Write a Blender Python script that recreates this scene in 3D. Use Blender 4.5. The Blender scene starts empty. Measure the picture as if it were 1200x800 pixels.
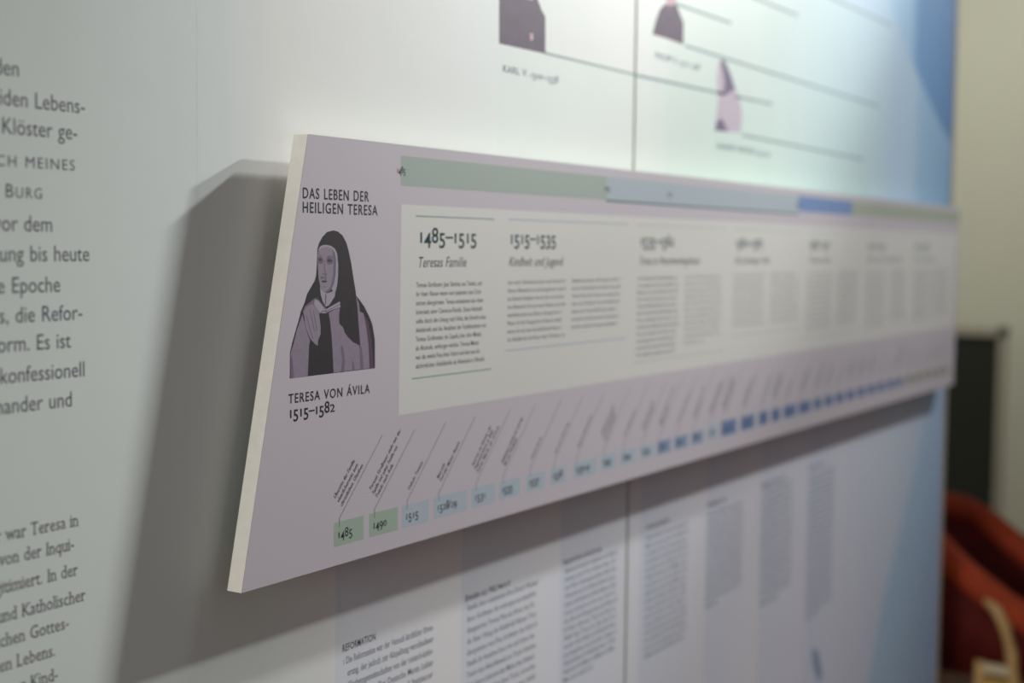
import bpy, bmesh, math, random
from mathutils import Matrix, Vector
random.seed(7)
scene = bpy.context.scene
COL = scene.collection

# ---------------------------------------------------------------- camera
cam_data = bpy.data.cameras.new('camera')
cam = bpy.data.objects.new('camera', cam_data); COL.objects.link(cam)
RIGHT = Vector((0.52495099, -0.85105512, 0.01147345))
UP = Vector((0.05096612, 0.04488742, 0.99769112))
FWD = Vector((0.84960515, 0.52315419, -0.06693867))
m = Matrix((RIGHT, UP, -FWD)).transposed().to_4x4()
m.translation = (0, 0, 1.45)
cam.matrix_world = m
cam_data.lens = 50; cam_data.sensor_width = 36; cam_data.sensor_fit = 'HORIZONTAL'
cam_data.clip_start = 0.02; cam_data.clip_end = 60
cam_data.dof.use_dof = True
cam_data.dof.focus_distance = 1.385
cam_data.dof.aperture_fstop = 2.8
scene.camera = cam

# ---------------------------------------------------------------- ambience, lamps, exposure
scene.view_settings.view_transform = 'Standard'
scene.view_settings.look = 'None'
scene.view_settings.gamma = 1.0
scene.view_settings.use_curve_mapping = False
scene.view_settings.exposure = 0.0
world = bpy.data.worlds.new('room_ambience'); scene.world = world
world.use_nodes = True
bg = world.node_tree.nodes['Background']
bg.inputs['Color'].default_value = (0.98, 0.97, 1.0, 1)
bg.inputs['Strength'].default_value = 0.135

def spot(name, loc, target, watts, size_deg, blend, radius, color):
    l = bpy.data.lights.new(name, 'SPOT'); l.energy = watts; l.color = color
    l.spot_size = math.radians(size_deg); l.spot_blend = blend; l.shadow_soft_size = radius
    o = bpy.data.objects.new(name, l); COL.objects.link(o); o.location = loc
    o.rotation_euler = (Vector(target) - Vector(loc)).to_track_quat('-Z', 'Y').to_euler()
    return o
# two ceiling spots raking along the wall from the right, a weaker wide one above, and an added fill for the far wall
spot('ceiling_or_fill_spot', (5.13, -0.02, 4.0), (2.2, 0.93, 2.27), 760, 14.5, 1.0, 0.09, (0.98, 1.0, 0.975))  # extra narrow beam added at the next spot's position, brightens the upper wall
spot('ceiling_or_fill_spot', (5.13, -0.02, 4.0), (2.25, 0.93, 1.87), 870, 21.2, 1.0, 0.09, (0.98, 1.0, 0.975))
spot('ceiling_or_fill_spot', (6.40, -0.55, 4.0), (-2.0, 0.93, 1.5), 1060, 80, 1.0, 0.09, (0.97, 1.0, 0.98))
spot('ceiling_or_fill_spot', (2.0, 0.02, 3.2), (2.3, 0.93, 1.0), 24, 110, 1.0, 0.22, (1.0, 0.95, 0.88))
spot('ceiling_or_fill_spot', (4.5, 1.2, 3.9), (7.1, 1.7, 1.55), 275, 74, 1.0, 0.15, (1.0, 0.99, 0.93))  # added fill spot with no known source, brightens the far wall
def area(name, loc, target, watts, sx, sy, color):
    l = bpy.data.lights.new(name, 'AREA'); l.energy = watts; l.color = color; l.shape = 'RECTANGLE'; l.size = sx; l.size_y = sy
    o = bpy.data.objects.new(name, l); COL.objects.link(o); o.location = loc
    o.rotation_euler = (Vector(target) - Vector(loc)).to_track_quat('-Z', 'Y').to_euler()
# added soft fill along the wall from the left, brightens the board's left edge
area('left_fill', (-5.4, 0.42, 1.9), (1.0, 0.9, 1.4), 190, 1.2, 1.4, (1.0, 0.98, 0.94))

# ---------------------------------------------------------------- materials
def lin(c):
    return tuple((v/255/12.92) if v/255 <= 0.04045 else ((v/255+0.055)/1.055)**2.4 for v in c)
MATS = {}
def mat(name, rgb, rough=0.6, spec=0.3, metal=0.0, noise=0.0, nscale=60, bump=0.0, lineal=False):
    if name in MATS: return MATS[name]
    ma = bpy.data.materials.new(name); ma.use_nodes = True
    nt = ma.node_tree; b = nt.nodes['Principled BSDF']
    c = rgb if lineal else lin(rgb)
    b.inputs['Base Color'].default_value = (*c, 1)
    b.inputs['Roughness'].default_value = rough
    b.inputs['Metallic'].default_value = metal
    b.inputs['Specular IOR Level'].default_value = spec
    if noise or bump:
        tc = nt.nodes.new('ShaderNodeTexCoord'); n = nt.nodes.new('ShaderNodeTexNoise')
        n.inputs['Scale'].default_value = nscale; n.inputs['Detail'].default_value = 5
        nt.links.new(tc.outputs['Object'], n.inputs['Vector'])
        if noise:
            r = nt.nodes.new('ShaderNodeValToRGB')
            r.color_ramp.elements[0].position = 0.3; r.color_ramp.elements[1].position = 0.7
            r.color_ramp.elements[0].color = (*[v*(1-noise) for v in c], 1)
            r.color_ramp.elements[1].color = (*[min(1, v*(1+noise)) for v in c], 1)
            nt.links.new(n.outputs['Fac'], r.inputs['Fac']); nt.links.new(r.outputs['Color'], b.inputs['Base Color'])
        if bump:
            bm_ = nt.nodes.new('ShaderNodeBump'); bm_.inputs['Strength'].default_value = bump
            bm_.inputs['Distance'].default_value = 0.002
            nt.links.new(n.outputs['Fac'], bm_.inputs['Height']); nt.links.new(bm_.outputs['Normal'], b.inputs['Normal'])
    MATS[name] = ma
    return ma

class NG:
    """tiny helper to write node arithmetic"""
    def __init__(s, ma): s.nt = ma.node_tree
    def m(s, op, a, b=None, c=None, clamp=False):
        n = s.nt.nodes.new('ShaderNodeMath'); n.operation = op; n.use_clamp = clamp
        for i, v in enumerate((a, b, c)):
            if v is None: continue
            if isinstance(v, (int, float)): n.inputs[i].default_value = v
            else: s.nt.links.new(v, n.inputs[i])
        return n.outputs[0]
    def xyz(s):
        tc = s.nt.nodes.new('ShaderNodeTexCoord'); sp = s.nt.nodes.new('ShaderNodeSeparateXYZ')
        s.nt.links.new(tc.outputs['Object'], sp.inputs[0]); return sp.outputs
    def ramp(s, fac, stops):
        r = s.nt.nodes.new('ShaderNodeValToRGB'); s.nt.links.new(fac, r.inputs['Fac'])
        e = r.color_ramp.elements
        while len(e) < len(stops): e.new(0.5)
        for el, (p, c) in zip(e, stops): el.position = p; el.color = (*c, 1)
        return r.outputs['Color']
    def mix(s, fac, a, b):
        n = s.nt.nodes.new('ShaderNodeMix'); n.data_type = 'RGBA'
        for sock, v in ((n.inputs[0], fac), (n.inputs[6], a), (n.inputs[7], b)):
            if isinstance(v, (int, float)): sock.default_value = v
            elif isinstance(v, tuple): sock.default_value = (*v, 1)
            else: s.nt.links.new(v, sock)
        return n.outputs[2]
    def smooth(s, v, a, b):
        n = s.nt.nodes.new('ShaderNodeMapRange'); n.interpolation_type = 'SMOOTHSTEP'
        s.nt.links.new(v, n.inputs[0]); n.inputs[1].default_value = a; n.inputs[2].default_value = b
        return n.outputs[0]

# ---------------------------------------------------------------- object helpers
def tag(o, label=None, cat=None, group=None, kind=None):
    if label: o['label'] = label
    if cat: o['category'] = cat
    if group: o['group'] = group
    if kind: o['kind'] = kind
    return o
def empty(name, loc, rz=0):
    o = bpy.data.objects.new(name, None); COL.objects.link(o)
    o.location = loc; o.rotation_euler = (0, 0, rz); o.empty_display_size = 0.1
    o['_loc'] = tuple(loc)
    return o
def origin(o):
    v = Vector((0, 0, 0))
    while o is not None:
        v += o.location; o = o.parent
    return v

class MB:
    """collects geometry given in room metres and links it as ONE mesh object"""
    def __init__(s): s.v = []; s.f = []
    def add(s, vs, fs):
        n = len(s.v); s.v += [tuple(v) for v in vs]; s.f += [tuple(i+n for i in f) for f in fs]; return s
    def box(s, x0, x1, y0, y1, z0, z1):
        vs = [(x, y, z) for x in (x0, x1) for y in (y0, y1) for z in (z0, z1)]
        return s.add(vs, [(0,1,3,2),(4,6,7,5),(0,4,5,1),(2,3,7,6),(0,2,6,4),(1,5,7,3)])
    def rect(s, x0, x1, z0, z1, y):
        return s.add([(x0,y,z0),(x1,y,z0),(x1,y,z1),(x0,y,z1)], [(0,1,2,3)])
    def poly(s, pts, y):
        a = sum(p[0]*q[1]-q[0]*p[1] for p, q in zip(pts, pts[1:]+pts[:1]))
        if a < 0: pts = pts[::-1]
        return s.add([(p[0], y, p[1]) for p in pts], [tuple(range(len(pts)))])
    def stroke(s, pts, w, y):
        for (ax, az), (bx, bz) in zip(pts, pts[1:]):
            dx, dz = bx-ax, bz-az; L = math.hypot(dx, dz) or 1; nx, nz = -dz/L*w/2, dx/L*w/2
            s.poly([(ax+nx, az+nz), (ax-nx, az-nz), (bx-nx, bz-nz), (bx+nx, bz+nz)], y)
        return s
    def tube(s, pts, radii, n=10, flat=1.0):
        pts = [Vector(p) for p in pts]; rings = []
        if isinstance(radii, (int, float)): radii = [radii]*len(pts)
        b0 = len(s.v)
        for i, p in enumerate(pts):
            t = (pts[min(i+1, len(pts)-1)] - pts[max(i-1, 0)]).normalized()
            u = t.cross(Vector((0.13, 0.21, 1))).normalized(); w = u.cross(t).normalized()
            for k in range(n):
                a = 2*math.pi*k/n
                s.v.append(tuple(p + u*math.cos(a)*radii[i]*flat + w*math.sin(a)*radii[i]))
        for i in range(len(pts)-1):
            for k in range(n):
                a, b = b0+i*n+k, b0+i*n+(k+1) % n
                s.f.append((a, b, b+n, a+n))
        s.f.append(tuple(b0+k for k in range(n))[::-1]); s.f.append(tuple(b0+(len(pts)-1)*n+k for k in range(n)))
        return s
    def build(s, name, ma, parent=None, smooth=False, bevel=0.0):
        o0 = origin(parent) if parent is not None else Vector((0, 0, 0))
        me = bpy.data.meshes.new(name)
        me.from_pydata([tuple(Vector(v)-o0) for v in s.v], [], s.f); me.update()
        me.materials.append(ma)
        if smooth:
            for p in me.polygons: p.use_smooth = True
        o = bpy.data.objects.new(name, me); COL.objects.link(o); o.parent = parent
        if bevel:
            b = o.modifiers.new('bevel', 'BEVEL'); b.width = bevel; b.segments = 2; b.limit_method = 'ANGLE'
        return o

# ---------------------------------------------------------------- lettering made of glyph outlines
_cu = bpy.data.curves.new('glyph_source', 'FONT'); _ob = bpy.data.objects.new('glyph_source', _cu)
COL.objects.link(_ob)
_cache = {}
def _mesh(body, res, off):
    _cu.body = body; _cu.resolution_u = res; _cu.offset = off; _cu.size = 1.0; _cu.fill_mode = 'BOTH'
    me = bpy.data.meshes.new_from_object(_ob)
    vs = [(v.co.x, v.co.y) for v in me.vertices]; fs = [tuple(p.vertices) for p in me.polygons]
    bpy.data.meshes.remove(me)
    return vs, fs
def glyph(ch, res, off):
    k = (ch, res, off)
    if k not in _cache:
        w0 = max(v[0] for v in _mesh('HH', 1, 0)[0]); w1 = max(v[0] for v in _mesh('H'+ch+'H', 1, 0)[0])
        vs, fs = _mesh(ch, res, off) if ch != ' ' else ([], [])
        _cache[k] = (vs, fs, w1-w0)
    return _cache[k]
CAP = max(v[1] for v in _mesh('H', 1, 0)[0])
XH = max(v[1] for v in _mesh('x', 1, 0)[0])
# serif feet: (which edge 0 left .. 1 right, level b baseline / x x-height / c cap height)
FEET = {'n':[(.13,'b'),(.87,'b'),(.1,'x')],'m':[(.08,'b'),(.5,'b'),(.92,'b')],'h':[(.13,'b'),(.87,'b'),(.08,'c')],'r':[(.2,'b'),(.1,'x')],
 'i':[(.5,'b'),(.3,'x')],'l':[(.5,'b'),(.3,'c')],'d':[(.9,'b'),(.8,'c')],'u':[(.9,'b'),(.1,'x'),(.85,'x')],'t':[(.5,'x')],'k':[(.12,'b'),(.9,'b'),(.08,'c')],
 'T':[(.5,'b')],'I':[(.5,'b'),(.5,'c')],'K':[(.1,'b'),(.9,'b'),(.1,'c'),(.9,'c')],'L':[(.1,'b'),(.1,'c')],'w':[(.08,'x'),(.92,'x')],'v':[(.1,'x'),(.9,'x')],
 'q':[(.9,'b')],'f':[(.4,'b')],'R':[(.1,'b'),(.95,'b'),(.1,'c')]}
def text(mb, s, x, z, y, cap, width=None, res=2, off=0.0, shear=0.0, condense=0.82, oldstyle=False,
         small_caps=False, tracking=0.0, angle=0.0, align='l', serif=False):
    """adds the outlines of s to mb; cap = capital height in metres; width fits the line to a length"""
    k = cap/CAP; out = []; cx = 0.0
    lc = (CAP-XH*0.95)
    for ch in s:
        sc = 1.0; c = ch
        if small_caps and ch.islower(): c = ch.upper(); sc = 0.78
        vs, fs, adv = glyph(c, res, off)
        dy, sy = 0.0, sc
        if oldstyle and ch.isdigit():
            if ch in '012': sy = XH/CAP*1.02
            elif ch in '34579': dy = -lc*0.9; sy = 1.0
        vv = [(cx+vx*sc, vy*sy+dy) for vx, vy in vs]
        out.append((vv, fs))
        if serif and c in FEET and vs:
            x0 = min(v[0] for v in vs); x1 = max(v[0] for v in vs)
            for fr, lv in FEET[c]:
                px = cx + x0 + (x1-x0)*fr; py = {'b': 0.0, 'x': XH-.05, 'c': CAP-.05}[lv]
                out.append(([(px-.12, py), (px+.12, py), (px+.12, py+.05), (px-.12, py+.05)], [(0,1,2,3)]))
        a2 = adv*sc*(1.2 if ch == ' ' else 1.0)
        if oldstyle and ch == '1': a2 *= 0.80; out[-1] = ([(v[0]-adv*.10, v[1]) for v in vv], fs)
        cx += a2 + tracking
    total = max(cx-tracking, 1e-6)
    kx = (width/total) if width else k*condense
    x0 = x - (total*kx if align == 'r' else 0)
    ca, sa = math.cos(angle), math.sin(angle)
    for vv, fs in out:
        pts = []
        for vx, vy in vv:
            px, pz = vx*kx + vy*k*shear, vy*k
            pts.append((x0+px*ca-pz*sa, y, z+px*sa+pz*ca))
        mb.add(pts, fs)
    return total*kx
def done_with_text():
    bpy.data.objects.remove(_ob, do_unlink=True)

WORDS = ('Teresas Großvater Juan Sánchez aus Toledo und ihr Vater Alonso waren vom Judentum zum Christentum übergetreten '
 'Teresa entstammte also väterlicherseits einer Familie sollte durch den Umzug nach Ávila den Erwerb eines Adelsbriefs und '
 'die Annahme des Namens ihrer Mutter de Ahumada verborgen werden die zweite Frau ihres Vaters kam aus der Familie').split()
def filler(chars, k):
    """an unreadable line of small print: words of the legible column in another order"""
    r = random.Random(k); s = ''
    while len(s) < chars: s += (' ' if s else '') + r.choice(WORDS)
    return s[:chars].strip()
def column(mb, x0, x1, ztop, zbot, lines, y, cap, chars, seed, last=1.0, off=0.0, ragged=0.10):
    """text block from x0 to x1, first baseline ztop, last baseline zbot"""
    for i in range(lines):
        z = ztop + (zbot-ztop)*i/max(1, lines-1)
        w = (x1-x0)*(1-ragged*random.Random(seed*97+i).random())
        n = chars
        if i == lines-1 and last < 1: w *= last; n = int(chars*last)
        text(mb, filler(n, seed*131+i), x0, z, y, cap, width=w, res=1, off=off)

# outlines of the printed portraits, in room metres (x along the wall, z up)
PORTRAIT = {
 'silhouette': [(1.1191, 1.4636), (1.1262, 1.4624), (1.1334, 1.4587), (1.1396, 1.4517), (1.1438, 1.4426), (1.1481, 1.4296), (1.1513, 1.4166), (1.1546, 1.4048), (1.1561, 1.3975), (1.1621, 1.3928), (1.1697, 1.3860), (1.1762, 1.3778), (1.1779, 1.3759), (1.1837, 1.3666), (1.1879, 1.3514), (1.1883, 1.3403), (1.1885, 1.3209), (1.0530, 1.3200), (1.0533, 1.3451), (1.0564, 1.3542), (1.0621, 1.3670), (1.0678, 1.3798), (1.0692, 1.3840), (1.0749, 1.3926), (1.0788, 1.4012), (1.0855, 1.4086), (1.0900, 1.4136), (1.0923, 1.4186), (1.0933, 1.4286), (1.0939, 1.4374), (1.0942, 1.4450), (1.0966, 1.4507), (1.1021, 1.4570), (1.1090, 1.4618)],
 'left_robe': [(1.0714, 1.3811), (1.0750, 1.3720), (1.0786, 1.3634), (1.0830, 1.3552), (1.0816, 1.3501), (1.0802, 1.3204), (1.0537, 1.3201), (1.0536, 1.3441), (1.0579, 1.3523), (1.0635, 1.3669)],
 'middle_robe': [(1.1297, 1.3859), (1.1184, 1.3837), (1.1134, 1.3819), (1.1119, 1.3811), (1.1142, 1.3724), (1.1165, 1.3578), (1.1181, 1.3433), (1.1198, 1.3209), (1.1645, 1.3213), (1.1639, 1.3298), (1.1632, 1.3397), (1.1611, 1.3463), (1.1507, 1.3503), (1.1428, 1.3556), (1.1373, 1.3607), (1.1349, 1.3657), (1.1287, 1.3699), (1.1282, 1.3786)],
 'right_cloak': [(1.1561, 1.3969), (1.1611, 1.3889), (1.1622, 1.3809), (1.1681, 1.3792), (1.1731, 1.3651), (1.1773, 1.3449), (1.1791, 1.3213), (1.1677, 1.3211), (1.1635, 1.3457), (1.1601, 1.3706), (1.1584, 1.3854)],
 'cloak_fold': [(1.1681, 1.3792), (1.1763, 1.3699), (1.1821, 1.3517), (1.1847, 1.3345), (1.1862, 1.3209), (1.1791, 1.3210), (1.1773, 1.3449), (1.1731, 1.3651)],
 'shawl_left': [(1.0914, 1.3972), (1.0749, 1.3888), (1.0721, 1.3839), (1.0740, 1.3789), (1.0866, 1.3809), (1.0984, 1.3811), (1.0964, 1.3844), (1.0909, 1.3896)],
 'hands': [(1.0730, 1.3839), (1.0788, 1.3887), (1.0866, 1.3910), (1.0925, 1.3870), (1.0968, 1.3818), (1.0969, 1.3807), (1.0992, 1.3682), (1.0992, 1.3606), (1.0955, 1.3550), (1.0948, 1.3494), (1.0904, 1.3515), (1.0837, 1.3566), (1.0786, 1.3644), (1.0750, 1.3730), (1.0742, 1.3805)],
 'scapular': [(1.0984, 1.3811), (1.1111, 1.3811), (1.1142, 1.3724), (1.1165, 1.3578), (1.1181, 1.3433), (1.1198, 1.3209), (1.0798, 1.3205), (1.0816, 1.3501), (1.0833, 1.3552), (1.0904, 1.3507), (1.0948, 1.3492), (1.0963, 1.3550), (1.0995, 1.3606), (1.0995, 1.3730)],
 'wimple': [(1.0948, 1.4431), (1.0974, 1.4469), (1.1021, 1.4488), (1.1081, 1.4491), (1.1151, 1.4481), (1.1212, 1.4454), (1.1249, 1.4406), (1.1266, 1.4297), (1.1264, 1.4182), (1.1248, 1.4079), (1.1224, 1.4022), (1.1194, 1.4003), (1.1163, 1.4055), (1.1213, 1.4208), (1.1219, 1.4336), (1.1182, 1.4445), (1.1081, 1.4470), (1.1001, 1.4457)],
 'face': [(1.0952, 1.4431), (1.1001, 1.4459), (1.1081, 1.4472), (1.1161, 1.4457), (1.1212, 1.4413), (1.1233, 1.4336), (1.1227, 1.4208), (1.1203, 1.4106), (1.1153, 1.4042), (1.1093, 1.4012), (1.1033, 1.4026), (1.0983, 1.4084), (1.0959, 1.4160), (1.0947, 1.4274), (1.0942, 1.4362)],
 'face_shade': [(1.1171, 1.4445), (1.1212, 1.4413), (1.1233, 1.4336), (1.1227, 1.4208), (1.1203, 1.4106), (1.1153, 1.4042), (1.1093, 1.4012), (1.1053, 1.4019), (1.1127, 1.4056), (1.1167, 1.4119), (1.1187, 1.4208), (1.1192, 1.4336)],
 'neck_cloth': [(1.0979, 1.4078), (1.1033, 1.4026), (1.1093, 1.4008), (1.1184, 1.4029), (1.1224, 1.4041), (1.1214, 1.3977), (1.1164, 1.3927), (1.1124, 1.3890), (1.1073, 1.3876), (1.1023, 1.3931), (1.0993, 1.3995)],
 'collar': [(1.0909, 1.3959), (1.0984, 1.3926), (1.1084, 1.3853), (1.1184, 1.3888), (1.1296, 1.3923), (1.1303, 1.3865), (1.1184, 1.3843), (1.1114, 1.3826), (1.1074, 1.3812), (1.0984, 1.3815), (1.0925, 1.3870), (1.0889, 1.3909)],
 'brow_a': [(1.0948, 1.4380), (1.0966, 1.4392), (1.0998, 1.4385), (1.1010, 1.4367), (1.0988, 1.4377), (1.0962, 1.4382)],
 'brow_b': [(1.1073, 1.4362), (1.1097, 1.4380), (1.1137, 1.4387), (1.1186, 1.4372), (1.1190, 1.4362), (1.1137, 1.4377), (1.1101, 1.4369)],
 'eye_a': [(1.0954, 1.4347), (1.0982, 1.4361), (1.1018, 1.4345), (1.0994, 1.4326), (1.0966, 1.4332)],
 'eye_b': [(1.1085, 1.4336), (1.1121, 1.4354), (1.1174, 1.4336), (1.1142, 1.4317), (1.1106, 1.4321)],
 'socket_a': [(1.0944, 1.4367), (1.0982, 1.4374), (1.1026, 1.4359), (1.1034, 1.4330), (1.1018, 1.4305), (1.0982, 1.4301), (1.0954, 1.4314)],
 'socket_b': [(1.1077, 1.4352), (1.1105, 1.4372), (1.1166, 1.4367), (1.1190, 1.4336), (1.1178, 1.4304), (1.1122, 1.4292), (1.1082, 1.4311)],
 'cheek': [(1.1062, 1.4210), (1.1086, 1.4209), (1.1078, 1.4158), (1.1086, 1.4120), (1.1072, 1.4108), (1.1054, 1.4146)],
 'lip_shade': [(1.0987, 1.4179), (1.1042, 1.4179), (1.1052, 1.4164), (1.1018, 1.4149), (1.0991, 1.4152)],
 'nose': [(1.1045, 1.4343), (1.1057, 1.4336), (1.1054, 1.4273), (1.1072, 1.4212), (1.1054, 1.4192), (1.1018, 1.4197), (1.1014, 1.4207), (1.1042, 1.4205), (1.1054, 1.4215), (1.1038, 1.4273)],
 'mouth': [(1.0999, 1.4132), (1.1026, 1.4141), (1.1058, 1.4136), (1.1098, 1.4128), (1.1062, 1.4118), (1.1027, 1.4116)],
 'chin': [(1.1013, 1.4083), (1.1073, 1.4076), (1.1053, 1.4067)],
 'crease_a': [(1.1063, 1.4006), (1.1083, 1.3999), (1.1073, 1.3891), (1.1059, 1.3904)],
 'cord_a': [(1.0920, 1.3971), (1.0932, 1.3974), (1.1084, 1.3848), (1.1072, 1.3843)],
 'cord_b': [(1.1299, 1.3898), (1.1299, 1.3890), (1.1088, 1.3827), (1.1080, 1.3835)],
 'lace': [(1.0984, 1.3815), (1.1020, 1.3842), (1.1074, 1.3840), (1.1104, 1.3811), (1.1084, 1.3812), (1.1060, 1.3830), (1.1028, 1.3832), (1.1000, 1.3812)],
 'finger_a': [(1.0764, 1.3804), (1.0773, 1.3806), (1.0881, 1.3563), (1.0870, 1.3564)],
 'finger_b': [(1.0822, 1.3859), (1.0832, 1.3858), (1.0903, 1.3638), (1.0893, 1.3639)],
 'finger_c': [(1.0873, 1.3848), (1.0882, 1.3849), (1.0943, 1.3646), (1.0934, 1.3645)],
 'fold_a': [(1.1316, 1.3474), (1.1350, 1.3462), (1.1382, 1.3314), (1.1367, 1.3212), (1.1318, 1.3212), (1.1336, 1.3336)],
 'fold_b': [(1.1500, 1.3306), (1.1521, 1.3300), (1.1541, 1.3210), (1.1506, 1.3211)],
 'fold_c': [(1.0543, 1.3432), (1.0567, 1.3384), (1.0591, 1.3200), (1.0540, 1.3201)],
 'fold_d': [(1.1622, 1.3467), (1.1659, 1.3436), (1.1681, 1.3295), (1.1685, 1.3210), (1.1640, 1.3210)],
}
WALLP = {
 'first_body': [(1.4768, 1.8044), (1.4790, 1.6953), (1.5903, 1.6964), (1.5890, 1.7430), (1.5796, 1.7498), (1.5724, 1.7580), (1.5583, 1.7731), (1.5437, 1.8163)],
 'first_spot': [(1.5515, 1.7170), (1.5587, 1.7180), (1.5598, 1.7100), (1.5526, 1.7080)],
 'first_lace': [(1.5360, 1.7651), (1.5415, 1.7582), (1.5586, 1.7594), (1.5584, 1.7708)],
 'second_body': [(1.8993, 1.7614), (1.9077, 1.7799), (1.9224, 1.8008), (1.9346, 1.8093), (1.9566, 1.8145), (1.9792, 1.8159), (1.9930, 1.8028), (2.0047, 1.7933), (2.0062, 1.7600), (1.9525, 1.7615)],
 'second_head': [(1.9440, 1.8110), (1.9405, 1.8197), (1.9305, 1.8316), (1.9485, 1.8535), (1.9776, 1.8528), (1.9816, 1.8369), (1.9747, 1.8155), (1.9580, 1.8114)],
 'third_body': [(2.1483, 1.7550), (2.1635, 1.7544), (2.1860, 1.7352), (2.2058, 1.7155), (2.2289, 1.6981), (2.2431, 1.6746), (2.2384, 1.6433), (2.1306, 1.6378), (2.1355, 1.6584), (2.1429, 1.6877), (2.1351, 1.7226), (2.1399, 1.7445)],
 'third_veil': [(2.1484, 1.7538), (2.1666, 1.7535), (2.1891, 1.7356), (2.2122, 1.7124), (2.1876, 1.7052), (2.1635, 1.6968), (2.1653, 1.7210)],
 'third_robe': [(2.1725, 1.7001), (2.2062, 1.7082), (2.2261, 1.6905), (2.2320, 1.6441), (2.1850, 1.6406), (2.1686, 1.6587), (2.1534, 1.6599), (2.1581, 1.6843)],
 'third_shade': [(2.1323, 1.6391), (2.1369, 1.6538), (2.1594, 1.6604), (2.1849, 1.6416)],
}

# ================================================================= room structure
floor_m = mat('dark_floor', (112, 76, 62), 0.5, noise=0.2, nscale=8)
MB().box(-2, 7.5, -3.5, 3.5, -0.05, 0).build('floor', floor_m)['kind'] = 'structure'
beige = mat('beige_paint', (196, 196, 176), 0.85, noise=0.02, nscale=3, bump=0.1)
MB().box(7.1, 7.25, -3.5, 3.5, 0, 4.6).build('wall_far', beige)['kind'] = 'structure'
MB().box(-2, 7.1, 3.2, 3.35, 0, 4.6).build('wall_back', beige)['kind'] = 'structure'
MB().box(7.085, 7.1, -3.5, 3.2, 0, 0.09).build('baseboard_far', mat('skirting', (120, 112, 98), 0.5))['kind'] = 'structure'

# ================================================================= printed display panels (the exhibition wall)
WY = 0.934                      # plane of the printed wall
def panel_material(name, x0):
    ma = bpy.data.materials.new(name); ma.use_nodes = True
    g = NG(ma); b = ma.node_tree.nodes['Principled BSDF']
    xo, _, z = g.xyz()
    x = g.m('ADD', xo, x0)
    A, B = 0.6, 3.6
    n = lambda v: (v-A)/(B-A)
    t = g.m('DIVIDE', g.m('SUBTRACT', x, A), B-A, clamp=True)
    up = g.ramp(t, [(n(.70), (.68,.74,.70)), (n(1.0), (.71,.755,.745)), (n(1.07), (.775,.775,.755)), (n(1.45), (.76,.79,.78)), (n(1.84), (.81,.83,.81)),
        (n(2.3), (.76,.83,.82)), (n(2.65), (.60,.74,.80)), (n(3.0), (.48,.64,.80)), (n(3.24), (.42,.58,.76)), (n(3.31), (.30,.48,.68)), (n(3.58), (.22,.38,.58))])
    lo = g.ramp(t, [(n(.70), (.68,.74,.70)), (n(1.05), (.70,.745,.72)), (n(1.2), (.83,.815,.82)), (n(1.8), (.80,.81,.87)), (n(2.3), (.80,.79,.87)),
        (n(2.8), (.70,.71,.82)), (n(3.15), (.62,.68,.80)), (n(3.58), (.46,.60,.80))])
    c = g.mix(g.smooth(z, 1.15, 1.4), lo, up)
    # pale blue backing behind each small text column, fading to its right
    s = g.m('FRACT', g.m('DIVIDE', g.m('SUBTRACT', x, 1.1665), 0.2405))
    f = g.m('MULTIPLY', g.m('SUBTRACT', 1.0, g.smooth(s, 0.0, 1.0)), g.m('MULTIPLY', g.m('GREATER_THAN', x, 1.1665), g.m('LESS_THAN', x, 2.86)))
    f = g.m('MULTIPLY', f, g.m('LESS_THAN', z, 1.2))
    c = g.mix(g.m('MULTIPLY', f, 0.30), c, (.52,.62,.80))
    # pale green life bars under the rules of the family tree
    for a, e, zl, st in ((1.4765, 2.38, 1.6965, .38), (1.90, 2.985, 1.755, .32), (2.13, 2.89, 1.638, .30), (1.955, 2.19, 1.817, .2), (1.95, 2.492, 1.872, .28), (1.95, 3.056, 1.93, .30)):
        q = g.m('MULTIPLY', g.m('GREATER_THAN', x, a), g.m('LESS_THAN', x, e))
        q = g.m('MULTIPLY', q, g.m('LESS_THAN', z, zl))
        q = g.m('MULTIPLY', q, g.m('GREATER_THAN', z, 1.3))
        w = g.m('ADD', 0.45, g.m('MULTIPLY', g.m('DIVIDE', g.m('SUBTRACT', x, a), e-a), 0.55))
        c = g.mix(g.m('MULTIPLY', g.m('MULTIPLY', q, w), st*.72), c, (.58,.75,.68))
    ma.node_tree.links.new(c, b.inputs['Base Color'])
    b.inputs['Roughness'].default_value = 0.55
    b.inputs['Specular IOR Level'].default_value = 0.25
    tc = ma.node_tree.nodes.new('ShaderNodeTexCoord'); nn = ma.node_tree.nodes.new('ShaderNodeTexNoise')
    nn.inputs['Scale'].default_value = 9; nn.inputs['Detail'].default_value = 6
    ma.node_tree.links.new(tc.outputs['Object'], nn.inputs['Vector'])
    bu = ma.node_tree.nodes.new('ShaderNodeBump'); bu.inputs['Strength'].default_value = 0.12; bu.inputs['Distance'].default_value = 0.004
    ma.node_tree.links.new(nn.outputs['Fac'], bu.inputs['Height']); ma.node_tree.links.new(bu.outputs['Normal'], b.inputs['Normal'])
    return ma

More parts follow.
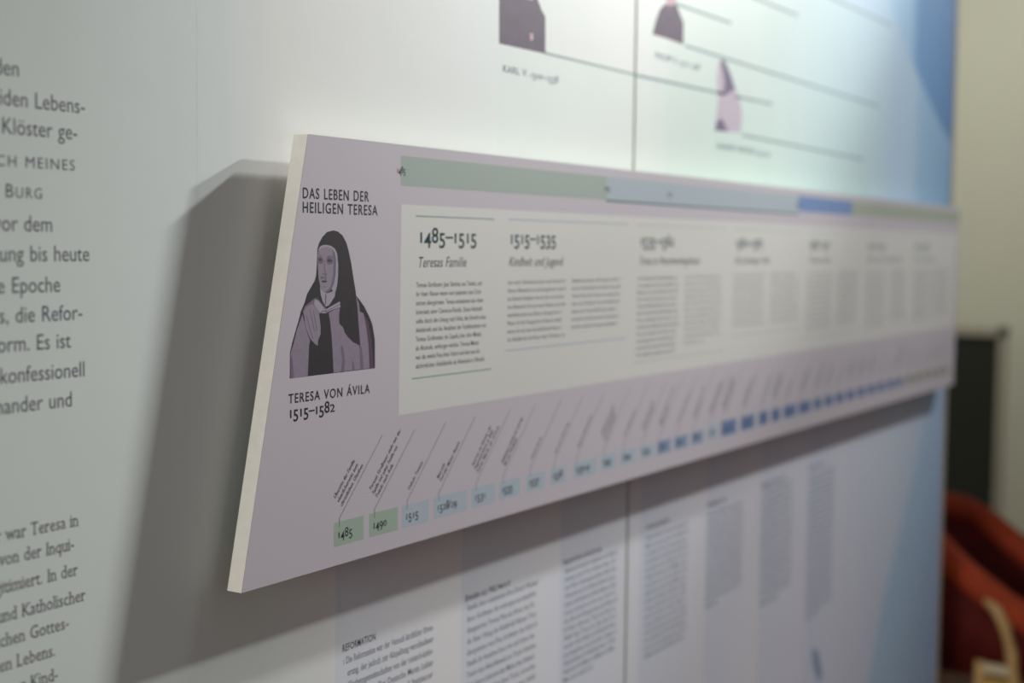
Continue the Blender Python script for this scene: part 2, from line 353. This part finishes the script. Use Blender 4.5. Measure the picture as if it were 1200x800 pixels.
core = mat('panel_core', (206, 204, 196), 0.7)
ink_plum = mat('ink_plum', (88, 82, 94), 0.6, 0.2)
ink_dark = mat('ink_dark', (44, 50, 62), 0.6, 0.2)
ink_slate = mat('ink_slate', (84, 100, 118), 0.6, 0.2)
ink_teal = mat('ink_teal', (120, 148, 146), 0.6, 0.2)
PTOP = 2.75
def display_panel(x0, x1, label):
    r = tag(empty('display_panel', (x0, WY, 0)), label, 'display panel')
    mb = MB(); mb.box(x0, x1, WY+0.0004, WY+0.034, 0.0, PTOP); mb.build('core', core, r)
    MB().rect(x0, x1, 0.002, PTOP, WY).build('printed_sheet', panel_material('printed_sheet_%d' % int(x0*100), x0), r)
    return r
left = display_panel(-0.80, 0.9648, 'greenish white wall panel at the far left, printed with large German text')
MB().rect(0.9636, 0.9646, 0.002, PTOP, WY-.00004).build('foil_edge', mat('foil_edge', (226, 230, 227), .5, .3), left)
mid = display_panel(0.9648, 1.8425, 'white wall panel behind the near half of the board, left of the joint')
right = display_panel(1.8485, 3.575, 'wall panel right of the dark vertical joint, fading from white to deep blue')
# joint between the two right panels and the end profile
t = MB(); t.box(1.8425, 1.8485, WY+0.003, WY+0.034, 0, PTOP)
tag(t.build('joint_strip', mat('joint_strip', (96, 128, 121), 0.5)), 'narrow grey green strip filling the vertical joint between two wall panels', 'joint strip')
t = MB(); t.box(3.575, 3.602, WY-0.002, WY+0.040, 0, PTOP)
tag(t.build('edge_profile', mat('edge_profile', (176, 172, 158), 0.45, 0.5), bevel=0.002), 'pale vertical edge profile closing the blue right end of the wall', 'edge profile')

Y1 = WY-0.00005
# ---- left panel text
SANS = [(1.5796, .7659, 'den'), (1.5560, .8326, 'iden Lebens-'), (1.5338, .8242, 'n Klöster ge-'), (1.4573, .7974, 'vor dem'), (1.4332, .8359, 'tung bis heute'),
        (1.4080, .8047, 're Epoche'), (1.3842, .8279, 'ns, die Refor-'), (1.3612, .8149, 'form. Es ist'), (1.3362, .8302, 'konfessionell'), (1.3120, .8162, 'nander und')]
mb = MB()
for z, xr, s in SANS: text(mb, s, xr, z, Y1, 0.0127, align='r', condense=0.90, res=3)
for z, xr, s in ((1.5083, .8211, 'ICH MEINES'),): text(mb, s, xr, z, Y1, 0.0086, align='r', condense=1.08, tracking=0.10, res=3)
text(mb, 'Burg', .7873, 1.4838, Y1, 0.0108, align='r', small_caps=True, condense=0.98, tracking=0.08, res=3)
mb.build('sans_lettering', ink_plum, left)
mb = MB()
for z, xr, s in ((1.2100, .8214, 'ihr war Teresa in'), (1.1905, .8166, 'r von der Inqui-'), (1.1680, .8200, 'gitimiert. In der'), (1.1446, .8281, 'und Katholischer'),
                 (1.1245, .8103, 'lichen Gottes-'), (1.1045, .7957, 'hen Lebens.'), (1.0835, .7981, 'er Kind-')):
    text(mb, s, xr, z, Y1, 0.0106, align='r', condense=0.84, res=2, serif=True)
mb.build('serif_lettering', ink_plum, left)
# ---- middle panel: large heading (only the foot of one letter is in view), first portrait, small columns
mb = MB(); text(mb, 'R', 0.955, 1.6728, Y1, 0.035, condense=0.85, res=3); mb.build('heading_lettering', mat('ink_wine', (92, 52, 78), 0.6, 0.2), mid)
por = mat('print_aubergine', (96, 80, 98), 0.6, 0.2, noise=0.12, nscale=60)
por_l = mat('print_lilac', (196, 184, 198), 0.6, 0.2, noise=0.06, nscale=60)
por_d = mat('print_violet', (118, 106, 134), 0.6, 0.2)
pink = mat('print_pink', (200, 168, 178), 0.6, 0.2)
f = MB().poly(WALLP['first_body'], Y1).build('printed_figure', por, mid)
MB().poly(WALLP['first_spot'], Y1-.00002).build('printed_hand', pink, f)
MB().poly(WALLP['first_lace'], Y1-.00002).build('printed_lace', por_l, f)
rule = mat('rule_grey_green', (138, 158, 160), 0.6, 0.2)
MB().rect(1.5879, 1.8425, 1.6955, 1.6985, Y1).build('printed_rule', rule, mid)
mb = MB(); text(mb, 'KARL V. 1500–1558', 1.4875, 1.6625, Y1, 0.0085, width=.137, oldstyle=True, off=.01); mb.build('caption_lettering', ink_slate, mid)
sl = mat('ink_blue_grey', (104, 122, 140), 0.6, 0.2)
mb = MB(); text(mb, 'REFORMATION', 1.1783, 1.0152, Y1, 0.0078, width=.0590, off=.012, tracking=.05); mb.build('column_heading_lettering', ink_dark, mid)
mb = MB()
for i, s in enumerate(('› Die Reformation war der Versuch kirchlicher Erneu-', 'erung, der jedoch zur Abspaltung verschiedener', 'Glaubensgemeinschaften von der römisch-katho-',
      'lischen führte. Der Deutsche Martin Luther', 'gilt als der Vater und Initiator')):
    text(mb, s, 1.1799 + (0 if i == 0 else .0073), 1.0012-.0140*i, Y1, 0.0074, width=.169 - (0 if i == 0 else .0073), off=.004, serif=True)
column(mb, 1.1872, 1.3500, 1.0012-.014*5, 0.70, 17, Y1, 0.0074, 46, 3)
mb.build('text_column_lettering', sl, mid)
for i, (a, b, h, n) in enumerate(((1.4155, 1.5879, .105, 17), (1.6555, 1.8150, .11, 14))):
    mb = MB(); text(mb, ('Spanien als Weltmacht', 'Inquisition in Kastilien')[i], a, 1.0200, Y1, 0.0078, width=h, off=.014, tracking=.03, small_caps=True); mb.build('column_heading_lettering', ink_dark, mid)
    mb = MB(); column(mb, a+.005, b, 1.0075, (0.80, 0.8560)[i], n if i else 16, Y1, 0.0074, 44, 11+i, ragged=.05, off=.006, last=(1, .55)[i])
    mb.build('text_column_lettering', sl, mid)
# ---- right panel
for k, (bd, extra) in enumerate((('second_body', (('second_head', pink),)), ('third_body', (('third_veil', por_d), ('third_robe', por_l), ('third_shade', por_d))))):
    f = MB().poly(WALLP[bd], Y1).build('printed_figure', por if k == 0 else por_l, right)
    for j, (nm, mm) in enumerate(extra): MB().poly(WALLP[nm], Y1-.00002*(j+1)).build('printed_'+nm.split('_')[1], mm, f)
for a, b, za, zb in ((1.8485, 2.377, 1.6965, 1.7030), (2.0127, 2.9832, 1.7590, 1.7525), (2.2455, 2.8906, 1.6400, 1.6360), (1.97, 2.1885, 1.817, 1.817), (2.04, 2.4916, 1.8725, 1.8725), (2.04, 3.0558, 1.931, 1.931)):
    MB().stroke([(a, za), (b, zb)], 0.0042, Y1).build('printed_rule', rule, right)
mb = MB(); text(mb, 'PHILIPP II. 1527–1598', 1.9080, 1.7285, Y1, 0.0085, width=.16, oldstyle=True, off=.01); mb.build('caption_lettering', ink_slate, right); mb = MB(); text(mb, 'JOHANNES VOM KREUZ 1542–1591', 2.1404, 1.6115, Y1, 0.0085, width=.234, oldstyle=True, off=.01)
mb.build('caption_lettering', ink_slate, right)
for i, (a, b, h, z0, z1, n, last) in enumerate(((1.9068, 2.0600, .083, 1.0100, .829, 16, 1), (2.1330, 2.2900, .075, 1.0100, .858, 14, .3), (2.3690, 2.5300, .115, 1.0150, .810, 18, .6), (2.6110, 2.7640, .082, 1.0100, .732, 24, .5))):
    mb = MB(); text(mb, filler(16, 60+i), a, 1.0262, Y1, 0.0078, width=h, off=.014, tracking=.03, small_caps=True); mb.build('column_heading_lettering', ink_dark, right)
    mb = MB(); column(mb, a, b, z0, z1, n, Y1, 0.0074, 44, 21+i, ragged=.04, off=.006, last=last); mb.build('text_column_lettering', sl, right)
# large deep blue shapes printed at the right end of the wall
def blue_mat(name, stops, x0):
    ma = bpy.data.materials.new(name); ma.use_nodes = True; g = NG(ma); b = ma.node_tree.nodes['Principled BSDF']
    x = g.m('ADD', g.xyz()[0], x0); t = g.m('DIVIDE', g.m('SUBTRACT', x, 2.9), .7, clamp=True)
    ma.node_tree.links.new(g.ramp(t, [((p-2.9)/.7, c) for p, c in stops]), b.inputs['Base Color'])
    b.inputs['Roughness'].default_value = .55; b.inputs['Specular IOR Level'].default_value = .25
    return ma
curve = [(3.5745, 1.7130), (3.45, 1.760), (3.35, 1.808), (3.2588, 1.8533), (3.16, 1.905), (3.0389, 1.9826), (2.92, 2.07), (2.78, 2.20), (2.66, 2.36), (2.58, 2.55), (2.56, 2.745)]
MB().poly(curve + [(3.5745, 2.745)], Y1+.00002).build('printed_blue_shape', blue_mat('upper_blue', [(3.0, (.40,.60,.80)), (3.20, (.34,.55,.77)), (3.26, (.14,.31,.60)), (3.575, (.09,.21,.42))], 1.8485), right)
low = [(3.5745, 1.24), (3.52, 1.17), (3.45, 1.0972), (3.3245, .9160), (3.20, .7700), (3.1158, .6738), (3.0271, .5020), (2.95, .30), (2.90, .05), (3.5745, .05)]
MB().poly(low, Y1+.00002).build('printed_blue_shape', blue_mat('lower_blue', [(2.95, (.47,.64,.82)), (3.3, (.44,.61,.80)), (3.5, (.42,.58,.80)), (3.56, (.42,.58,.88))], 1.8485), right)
MB().poly([(2.655, .668), (2.69, .655), (2.72, .60), (2.70, .585), (2.665, .63)], Y1).build('printed_mark', mat('print_steel_blue', (140, 164, 190), .6, .2), right)

# ================================================================= the timeline board
BY = 0.9
board = tag(empty('timeline_board', (1.0, BY, 1.1235)), 'long pale lilac timeline board with slanted left end, mounted proud of the wall', 'information board')
mb = MB(); P = [(0.9847, 1.1235), (3.531, 1.1235), (3.539, 1.5562), (1.0796, 1.5562)]
mb.v = [(x, BY+.0003, z) for x, z in P] + [(x, BY+.018, z) for x, z in P]
mb.f = [(0,1,2,3), (7,6,5,4), (0,4,5,1), (1,5,6,2), (2,6,7,3), (3,7,4,0)]
mb.build('foam_core', mat('foam_core', (226, 222, 212), 0.7, 0.2, noise=0.03, nscale=90, bump=0.2), board)
lilac = mat('printed_lilac_face', (197, 190, 198), 0.6, 0.2)
MB().poly(P, BY).build('printed_face', lilac, board)
for x in (1.6, 3.0):
    for z in (1.2, 1.48): MB().box(x-.02, x+.02, BY+.018, WY-.0002, z-.02, z+.02).build('spacer', core, board)
Yb = BY-0.00005
cream = mat('print_cream', (215, 214, 211), 0.6, 0.2)
green = mat('print_sage', (164, 177, 169), 0.6, 0.2)
lblue = mat('print_pale_blue', (174, 185, 194), 0.6, 0.2)
dblue = mat('print_royal_blue', (116, 143, 190), 0.6, 0.2)
olive = mat('print_olive', (168, 176, 162), 0.6, 0.2)
teal = mat('print_teal', (74, 108, 112), 0.6, 0.2)
MB().poly([(1.2305, 1.2670), (3.512, 1.2670), (3.520, 1.4930), (1.2330, 1.4930)], Yb).build('cream_field', cream, board)
MB().rect(1.2325, 1.6991, 1.5130, 1.5445, Yb).build('green_bar', green, board)
MB().rect(1.6991, 2.4280, 1.5130, 1.5445, Yb).build('pale_blue_bar', lblue, board)
MB().rect(1.6975, 2.4300, 1.5110, 1.5134, Yb-.00002).build('teal_rule', teal, board)
MB().rect(2.4280, 2.7250, 1.5175, 1.5450, Yb).build('royal_blue_bar', dblue, board)
MB().rect(2.7250, 3.5380, 1.5175, 1.5450, Yb).build('olive_bar', olive, board)
Yt = Yb-.00005
ink = mat('ink_navy_black', (40, 44, 58), 0.55, 0.2)
inkt = mat('ink_deep_teal', (30, 62, 70), 0.55, 0.2)
inkg = mat('ink_grey', (120, 124, 124), 0.6, 0.2)
mb = MB(); text(mb, '1485', 1.2250, 1.5258, Yt, .0072, width=.0160, oldstyle=True, res=2, off=.01)
mb.build('marker_lettering', ink, board); mb = MB()
text(mb, '1515', 1.6930, 1.5258, Yt, .0072, width=.0160, oldstyle=True, off=.02); mb.build('marker_lettering', ink, board); mb = MB(); text(mb, '1535', 1.8870, 1.5258, Yt, .0072, width=.0160, oldstyle=True); mb.build('marker_lettering', ink, board); mb = MB(); text(mb, '1582', 2.4100, 1.5258, Yt, .0072, width=.0260, oldstyle=True)
mb.build('marker_lettering', ink, board)
mb = MB()
text(mb, 'DAS LEBEN DER', 1.0710, 1.4940, Yt, .0102, width=.1056, res=4, off=.011, tracking=.09)
text(mb, 'HEILIGEN TERESA', 1.0710, 1.4802, Yt, .0102, width=.1205, res=4, off=.011, tracking=.09)
mb.build('title_lettering', ink, board)
mb = MB()
text(mb, 'TERESA VON ÁVILA', 1.0510, 1.2957, Yt, .0090, width=.1286, res=4, off=.011, tracking=.09)
text(mb, '1515–1582', 1.0510, 1.2815, Yt, .0112, width=.0715, res=4, off=.012, oldstyle=True)
mb.build('name_lettering', ink, board)

# portrait print: a nun with folded hands, layered flat tones of one print
pd = mat('print_black_brown', (50, 44, 50), 0.6, 0.2, noise=.08, nscale=120)
pm = mat('print_mid_mauve', (122, 108, 130), 0.6, 0.2, noise=.10, nscale=160)
pl = mat('print_pale_mauve', (142, 130, 148), 0.6, 0.2, noise=.08, nscale=160)
pw = mat('print_pale_grey', (166, 158, 172), 0.6, 0.2)
pf = mat('print_face', (148, 135, 150), 0.6, 0.2, noise=.04, nscale=160)
ps = mat('print_face_shade', (118, 103, 124), 0.6, 0.2)
px = mat('print_line', (78, 64, 82), 0.6, 0.2)
pp = mat('print_dark_plum', (88, 68, 86), 0.6, 0.2)
fig = MB().poly(PORTRAIT['silhouette'], Yb-.00002).build('printed_portrait', pd, board)
for lay, (part, keys, mm) in enumerate((('robe', ('left_robe', 'middle_robe', 'right_cloak'), pl), ('cloak_fold', ('cloak_fold',), pp), ('shawl', ('shawl_left',), pm), ('scapular', ('scapular',), pd),
        ('hands', ('hands',), pf), ('neck_cloth', ('neck_cloth', 'collar'), pw), ('wimple', ('wimple',), pw), ('face', ('face',), pf), ('face_shade', ('face_shade', 'socket_a', 'socket_b', 'cheek', 'lip_shade'), ps),
        ('drawing_lines', ('brow_a', 'brow_b', 'nose', 'crease_a', 'cord_a', 'cord_b', 'lace', 'finger_a', 'finger_b', 'finger_c', 'fold_a', 'fold_b', 'fold_c', 'fold_d', 'chin'), ps),
        ('eyes_and_mouth', ('eye_a', 'eye_b', 'mouth'), px))):
    mb = MB()
    for k in keys: mb.poly(PORTRAIT[k], Yb-.00003-.000006*lay)
    o = mb.build(part, mm, fig)
    if part == 'drawing_lines': o['kind'] = 'stuff'

# the seven sections on the cream field
def hairline(x0, x1, z, mm, w=.0012): MB().rect(x0, x1, z-w/2, z+w/2, Yt).build('section_rule', mm, board)
pale_rule = mat('rule_pale_blue', (158, 178, 190), .6, .2); sage_rule = mat('rule_sage', (110, 150, 136), .6, .2)
hairline(1.2597, 1.4190, 1.4812, sage_rule); hairline(1.2550, 1.4160, 1.3047, sage_rule)
hairline(1.4506, 1.7640, 1.4818, pale_rule); hairline(1.4462, 1.7640, 1.3243, pale_rule)
vpale = mat('rule_very_pale', (180, 187, 188), .6, .2)
for a, b, z in ((1.7900, 2.106, 1.2880), (2.1350, 2.445, 1.309), (2.474, 2.777, 1.289), (2.81, 3.11, 1.282), (3.15, 3.46, 1.289)):
    hairline(a, b, 1.4818, vpale); hairline(a, b, z, vpale)
def section(x, years, sub, subw, cols, lm, yw=.1150, years_mat=inkt):
    mb = MB(); text(mb, years, x, 1.4525, Yt, .0163, width=yw, oldstyle=True, res=4, off=.014); mb.build('years_lettering', years_mat, board)
    mb = MB(); text(mb, sub, x-.001, 1.4258, Yt, .0112, width=subw, shear=.22, res=3); mb.build('subtitle_lettering', lm, board)
section(1.2648, '1485–1515', 'Teresas Familie', .0960, None, ink_dark, .1170)
section(1.4528, '1515–1535', 'Kindheit und Jugend', .1310, None, ink_dark, .1130)
section(1.8015, '1535–1562', 'Teresa im Menschwerdungskloster', .2070, None, ink_dark, .1130)
section(2.1450, '1562–1567', 'Die Gründung in Ávila', .150, None, ink_dark, .1180)
section(2.4880, '1567–1571', 'Teresa reist', .115, None, ink_dark, .1130)
section(2.8300, '1571–1575', 'Priorin und Gründerin', .240, None, inkg, .1130, inkg)
section(3.1620, '1575–1582', 'Letzte Jahre', .170, None, inkg, .1200, inkg)
FIRST = ['Teresas Großvater, Juan Sánchez aus Toledo, und', 'ihr Vater Alonso waren vom Judentum zum Chris-', 'tentum übergetreten. Teresa entstammte also väter-',
 'licherseits einer Converso-Familie. Diese Herkunft', 'sollte durch den Umzug nach Ávila, den Erwerb eines', 'Adelsbriefs und die Annahme der Familiennamen von',
 'Teresas Großmutter, de Cepeda, bzw. ihrer Mutter,', 'de Ahumada, verborgen werden. Teresas Mutter', 'war die zweite Frau ihres Vaters und kam aus der', 'altchristlichen Adelsfamilie de Ahumada in Olmedo.']
WID = [.1315, .1310, .1360, .1330, .1410, .1420, .1330, .1270, .1290, .1400]
mb = MB()
for i, (s, w) in enumerate(zip(FIRST, WID)): text(mb, s, 1.2615, 1.4040-.00985*i, Yt, .0053, width=w, res=2, off=.002)
mb.build('text_column_lettering', mat('ink_body', (78, 84, 92), .6, .2), board)
for i, (a, b, z1, n, last, mm) in enumerate(((1.4500, 1.5930, 1.3350, 8, 1, MATS['ink_body']), (1.6075, 1.7450, 1.3440, 7, 1, MATS['ink_body']), (1.7965, 1.9370, 1.2960, 12, .93, ink_dark), (1.9540, 2.0960, 1.3055, 11, .5, inkg),
        (2.1400, 2.2790, 1.3240, 9, 1, inkg), (2.3020, 2.4400, 1.3240, 9, 1, inkg), (2.4800, 2.6200, 1.3040, 11, 1, inkg), (2.6480, 2.7720, 1.3060, 11, .8, inkg),
        (2.8220, 2.9580, 1.2930, 12, 1, inkg), (2.9930, 3.1010, 1.3010, 11, 1, inkg), (3.1580, 3.2960, 1.2970, 12, 1, inkg), (3.3110, 3.4530, 1.3030, 11, 1, inkg))):
    mb = MB(); column(mb, a, b, 1.4040, z1, n, Yt, .0050, 42, 41+i, last=last, off=.0, ragged=.09); mb.build('text_column_lettering', mm, board)

# row of dated boxes with bent leader lines and slanted notes
BOX = [(1.1217,1.1703,'1485',0),(1.1806,1.2304,'1490',0),(1.2391,1.2890,'1515',1),(1.2998,1.3657,'1528/29',1),(1.3765,1.4267,'1531',1),(1.4364,1.4837,'1533',2),(1.5001,1.5439,'1537',2),(1.5592,1.5988,'1538',2),
 (1.6194,1.6830,'1539–41',2),(1.6953,1.7402,'1543',2),(1.7532,1.8004,'1544',2),(1.8141,1.8611,'1554',2),(1.8697,1.9159,'1556',3),(1.9280,1.9765,'1559',3),(1.9891,2.0335,'1560',3),(2.0500,2.0931,'1561',2),
 (2.1034,2.1660,'1562–67',4),(2.1843,2.2432,'1567–68',4),(2.2625,2.3049,'1568',4),(2.3212,2.3613,'1569',4),(2.3782,2.4415,'1569–70',4),(2.4548,2.5169,'1570–71',4),(2.5330,2.5760,'1571',5),(2.5917,2.6400,'1572',4),
 (2.6549,2.7050,'1573',4),(2.7213,2.7700,'1574',4),(2.7882,2.8370,'1575',4),(2.8531,2.9020,'1576',4),(2.9183,2.9680,'1577',4),(2.9857,3.0350,'1580',4),(3.0497,3.0983,'1582',4)]
BOX += [(3.125+.062*i, 3.125+.062*i+.046, y, 6) for i, y in enumerate(('1588', '1591', '1614', '1617', '1622', '1970'))]
TONES = [mat('box_sage', (162, 180, 164), .6, .2), mat('box_blue', (176, 188, 200), .6, .2), mat('box_faint_blue', (174, 188, 200), .6, .2), mat('box_mid_blue', (140, 158, 186), .6, .2),
         mat('box_royal', (114, 134, 174), .6, .2), mat('box_steel', (112, 138, 172), .6, .2), mat('box_olive', (158, 162, 146), .6, .2)]
NOTES = {0: ['Übertritt der Familie', 'väterlicherseits zum', 'christlichen Glauben'], 1: ['Teresas Großvater zieht mit der', 'Familie und seiner Familie von', 'Toledo nach Ávila'], 2: ['Geburt Teresas'],
         3: ['Mutter stirbt', 'Tod der Mutter Beatriz'], 4: ['Internat im Kloster der', 'Augustinerinnen in Ávila', 'Santa María de Gracia']}
NLEN = {0: [.0473, .0475, .0520], 1: [.0785, .0620, .0430], 2: [.0375], 3: [.020, .056], 4: [.058, .056, .068]}
ANG = math.radians(47.5); ca, sa = math.cos(ANG), math.sin(ANG)
lead = mat('leader_grey', (112, 106, 118), .6, .2)
for i, (a, b, yr, tone) in enumerate(BOX):
    z0 = 1.1430 + .0105*min(1, max(0, (a-1.2)/1.6)); z1 = 1.1678 + (0 if a < 2.0 else .0058)
    if tone == 2: z1 -= .001
    bx = MB().rect(a, b, z0, z1, Yb).build('date_box', TONES[tone], board)
    mb = MB(); w = {4: .0250, 7: .0400}[len(yr)]
    if a > 2.1: w = min(w, (b-a)*.75)
    text(mb, yr, a+.0052, z0+.0078, Yt, .0094, width=w, oldstyle=True, res=3 if i < 6 else 2, off=.006 if i < 5 else .016)
    mb.build('year_lettering', ink if i < 16 else mat('ink_navy', (52, 64, 98), .6, .2), bx)
    lx = a + .0085
    L = 0.108 if i > 1 else 0.105
    MB().stroke([(lx, z0+.019), (lx, z0+.0285), (lx+.0010+L*ca, z0+.0285+L*sa)], .00065, Yt).build('leader_line', lead, bx)
    mb = MB(); r = random.Random(i*7)
    notes = NOTES.get(i) or [filler(r.randint(14, 26), i*17+q) for q in range(r.choice((1, 2, 2, 3)))]
    lens = NLEN.get(i) or [len(s)*.0026 for s in notes]
    for q, (s, ln) in enumerate(zip(notes, lens)):
        k = len(notes)-q                                  # distance above the leader line
        off = .0072*k - .0020
        ox = lx + .0010 + .010*ca - off*sa; oz = z0+.0285 + .010*sa + off*ca
        text(mb, s, ox, oz, Yt, .0044, width=ln, angle=ANG, res=2, off=.004 if i < 5 else .012, shear=.1)
    mb.build('note_lettering', mat('ink_note', (74, 74, 88), .6, .2) if i < 6 else inkg, bx)

# ================================================================= framed dark board in the distance
fb = tag(empty('framed_board', (6.24, 1.90, 0)), 'dark standing board in a pale slim frame against the beige wall, above the red armchair', 'standing board')
MB().box(6.225, 6.245, 1.402, 2.50, .12, 1.09).build('dark_sheet', mat('dark_sheet', (38, 40, 32), .6, .3), fb)
fm = mat('pale_metal', (158, 152, 134), .4, .5)
MB().box(6.21, 6.26, 1.372, 2.53, 1.09, 1.126).build('top_rail', fm, fb)
MB().box(6.21, 6.26, 1.372, 2.53, .085, .12).build('bottom_rail', fm, fb)
for y in (1.372, 2.50): MB().box(6.212, 6.258, y, y+.030, 0.0, 1.09).build('post', fm, fb)
for y in (1.372, 2.50):
    MB().box(6.206, 6.264, y-.004, y+.034, 1.088, 1.132).build('corner_cap', mat('corner_cap', (84, 92, 78), .5), fb, bevel=.006)
    MB().box(5.98, 6.50, y+.002, y+.028, 0, .03).build('foot', fm, fb)

# ================================================================= red armchair
CX, CY = 4.15, 0.96
ch = tag(empty('armchair', (CX, CY, 0)), 'dark red upholstered tub armchair with pale bentwood legs, beyond the wall end', 'armchair')
def upath(half, depth_back, front, n=28):
    """U-shaped plan, open towards -y"""
    pts = [(-half, front), (-half, front*.5), (-half, -.02)]
    for k in range(1, n):
        a = math.pi - math.pi*k/n
        pts.append((half*math.cos(a), -.02 + depth_back*math.sin(a)))
    pts += [(half, -.02), (half, front*.5), (half, front)]
    return pts
def rim(yo):
    T = [(-.30, .425), (-.18, .465), (-.11, .515), (-.04, .56), (.04, .615), (.12, .665), (.22, .70), (.32, .715)]
    for (a, h), (b, g) in zip(T, T[1:]):
        if yo <= b: return h+(g-h)*max(0, (yo-a)/(b-a))
    return .715
red = mat('red_upholstery', (84, 22, 18), .8, .2, noise=.22, nscale=14, bump=.3)
red_pad = mat('red_upholstery_lit', (160, 62, 34), .75, .2, noise=.15, nscale=16, bump=.3)  # brighter orange tone paints the lit top into the red padding
outer, inner = upath(.30, .24, -.26), upath(.235, .18, -.26)
mb = MB(); n = len(outer)
for (ox, oy), (ix, iy) in zip(outer, inner):
    h = rim(oy)
    mb.v += [(CX+ox*.97, CY+oy*.97, .31), (CX+ox, CY+oy, (h+.31)/2), (CX+ox, CY+oy, h-.01), (CX+ix, CY+iy, h-.01), (CX+ix, CY+iy, .40), (CX+ix, CY+iy, .31)]
for i in range(n-1):
    for k in range(6):
        a, b = i*6+k, i*6+(k+1) % 6
        mb.f.append((a, b, b+6, a+6))
mb.f += [tuple(range(6))[::-1], tuple(range((n-1)*6, n*6))]
mb.build('backrest', red, ch, smooth=True)
midp = [((ox+ix)/2, (oy+iy)/2, rim(oy)) for (ox, oy), (ix, iy) in zip(outer, inner)]
MB().tube([(CX+x, CY+y, h) for x, y, h in midp], [.042]*n, 14).build('arm_padding', red_pad, ch, smooth=True)
mb = MB(); seat = [(-.23, -.30), (.23, -.30), (.235, 0), (.17, .13), (0, .17), (-.17, .13), (-.235, 0)]
k = len(seat); mb.v = [(CX+x, CY+y, .33) for x, y in seat] + [(CX+x*1.0, CY+y*1.0, .43) for x, y in seat]
mb.f = [tuple(range(k))[::-1], tuple(range(k, 2*k))] + [(i, (i+1) % k, (i+1) % k+k, i+k) for i in range(k)]
mb.build('seat', red, ch, bevel=.03)
wood = mat('pale_bentwood', (196, 158, 104), .4, .4, noise=.12, nscale=20)
wood2 = mat('honey_wood', (186, 146, 70), .45, .4, noise=.12, nscale=20)
for s in (-1, 1):
    X = CX + s*.325
    MB().tube([(X, CY-.085, .530), (X, CY-.115, .508), (X, CY-.140, .465), (X, CY-.157, .40), (X, CY-.165, .33), (X, CY-.168, .16), (X, CY-.17, 0)], [.008, .015, .017, .017, .016, .016, .015], 10).build('front_leg', wood, ch, smooth=True)
    MB().tube([(X, CY-.080, .365), (X, CY-.079, .20), (X, CY-.08, 0)], [.016, .015, .014], 10).build('middle_leg', wood, ch, smooth=True)
    MB().tube([(X*1, CY+.16, .34), (X, CY+.19, .17), (X, CY+.22, 0)], [.018, .016, .014], 10).build('rear_leg', wood, ch, smooth=True)
    MB().box(X-.012, X+.012, CY-.16, CY-.072, .335, .362).build('seat_rail', mat('pale_rail', (206, 190, 156), .5), ch, bevel=.004)
    MB().box(X-.011, X+.011, CY-.16, CY-.08, .23, .325).build('side_plate', wood2, ch, bevel=.004)
    if True: MB().tube([(X, CY-.08, .16), (X, CY+.19, .17)], .010, 8).build('stretcher', wood2, ch, smooth=True)
done_with_text()
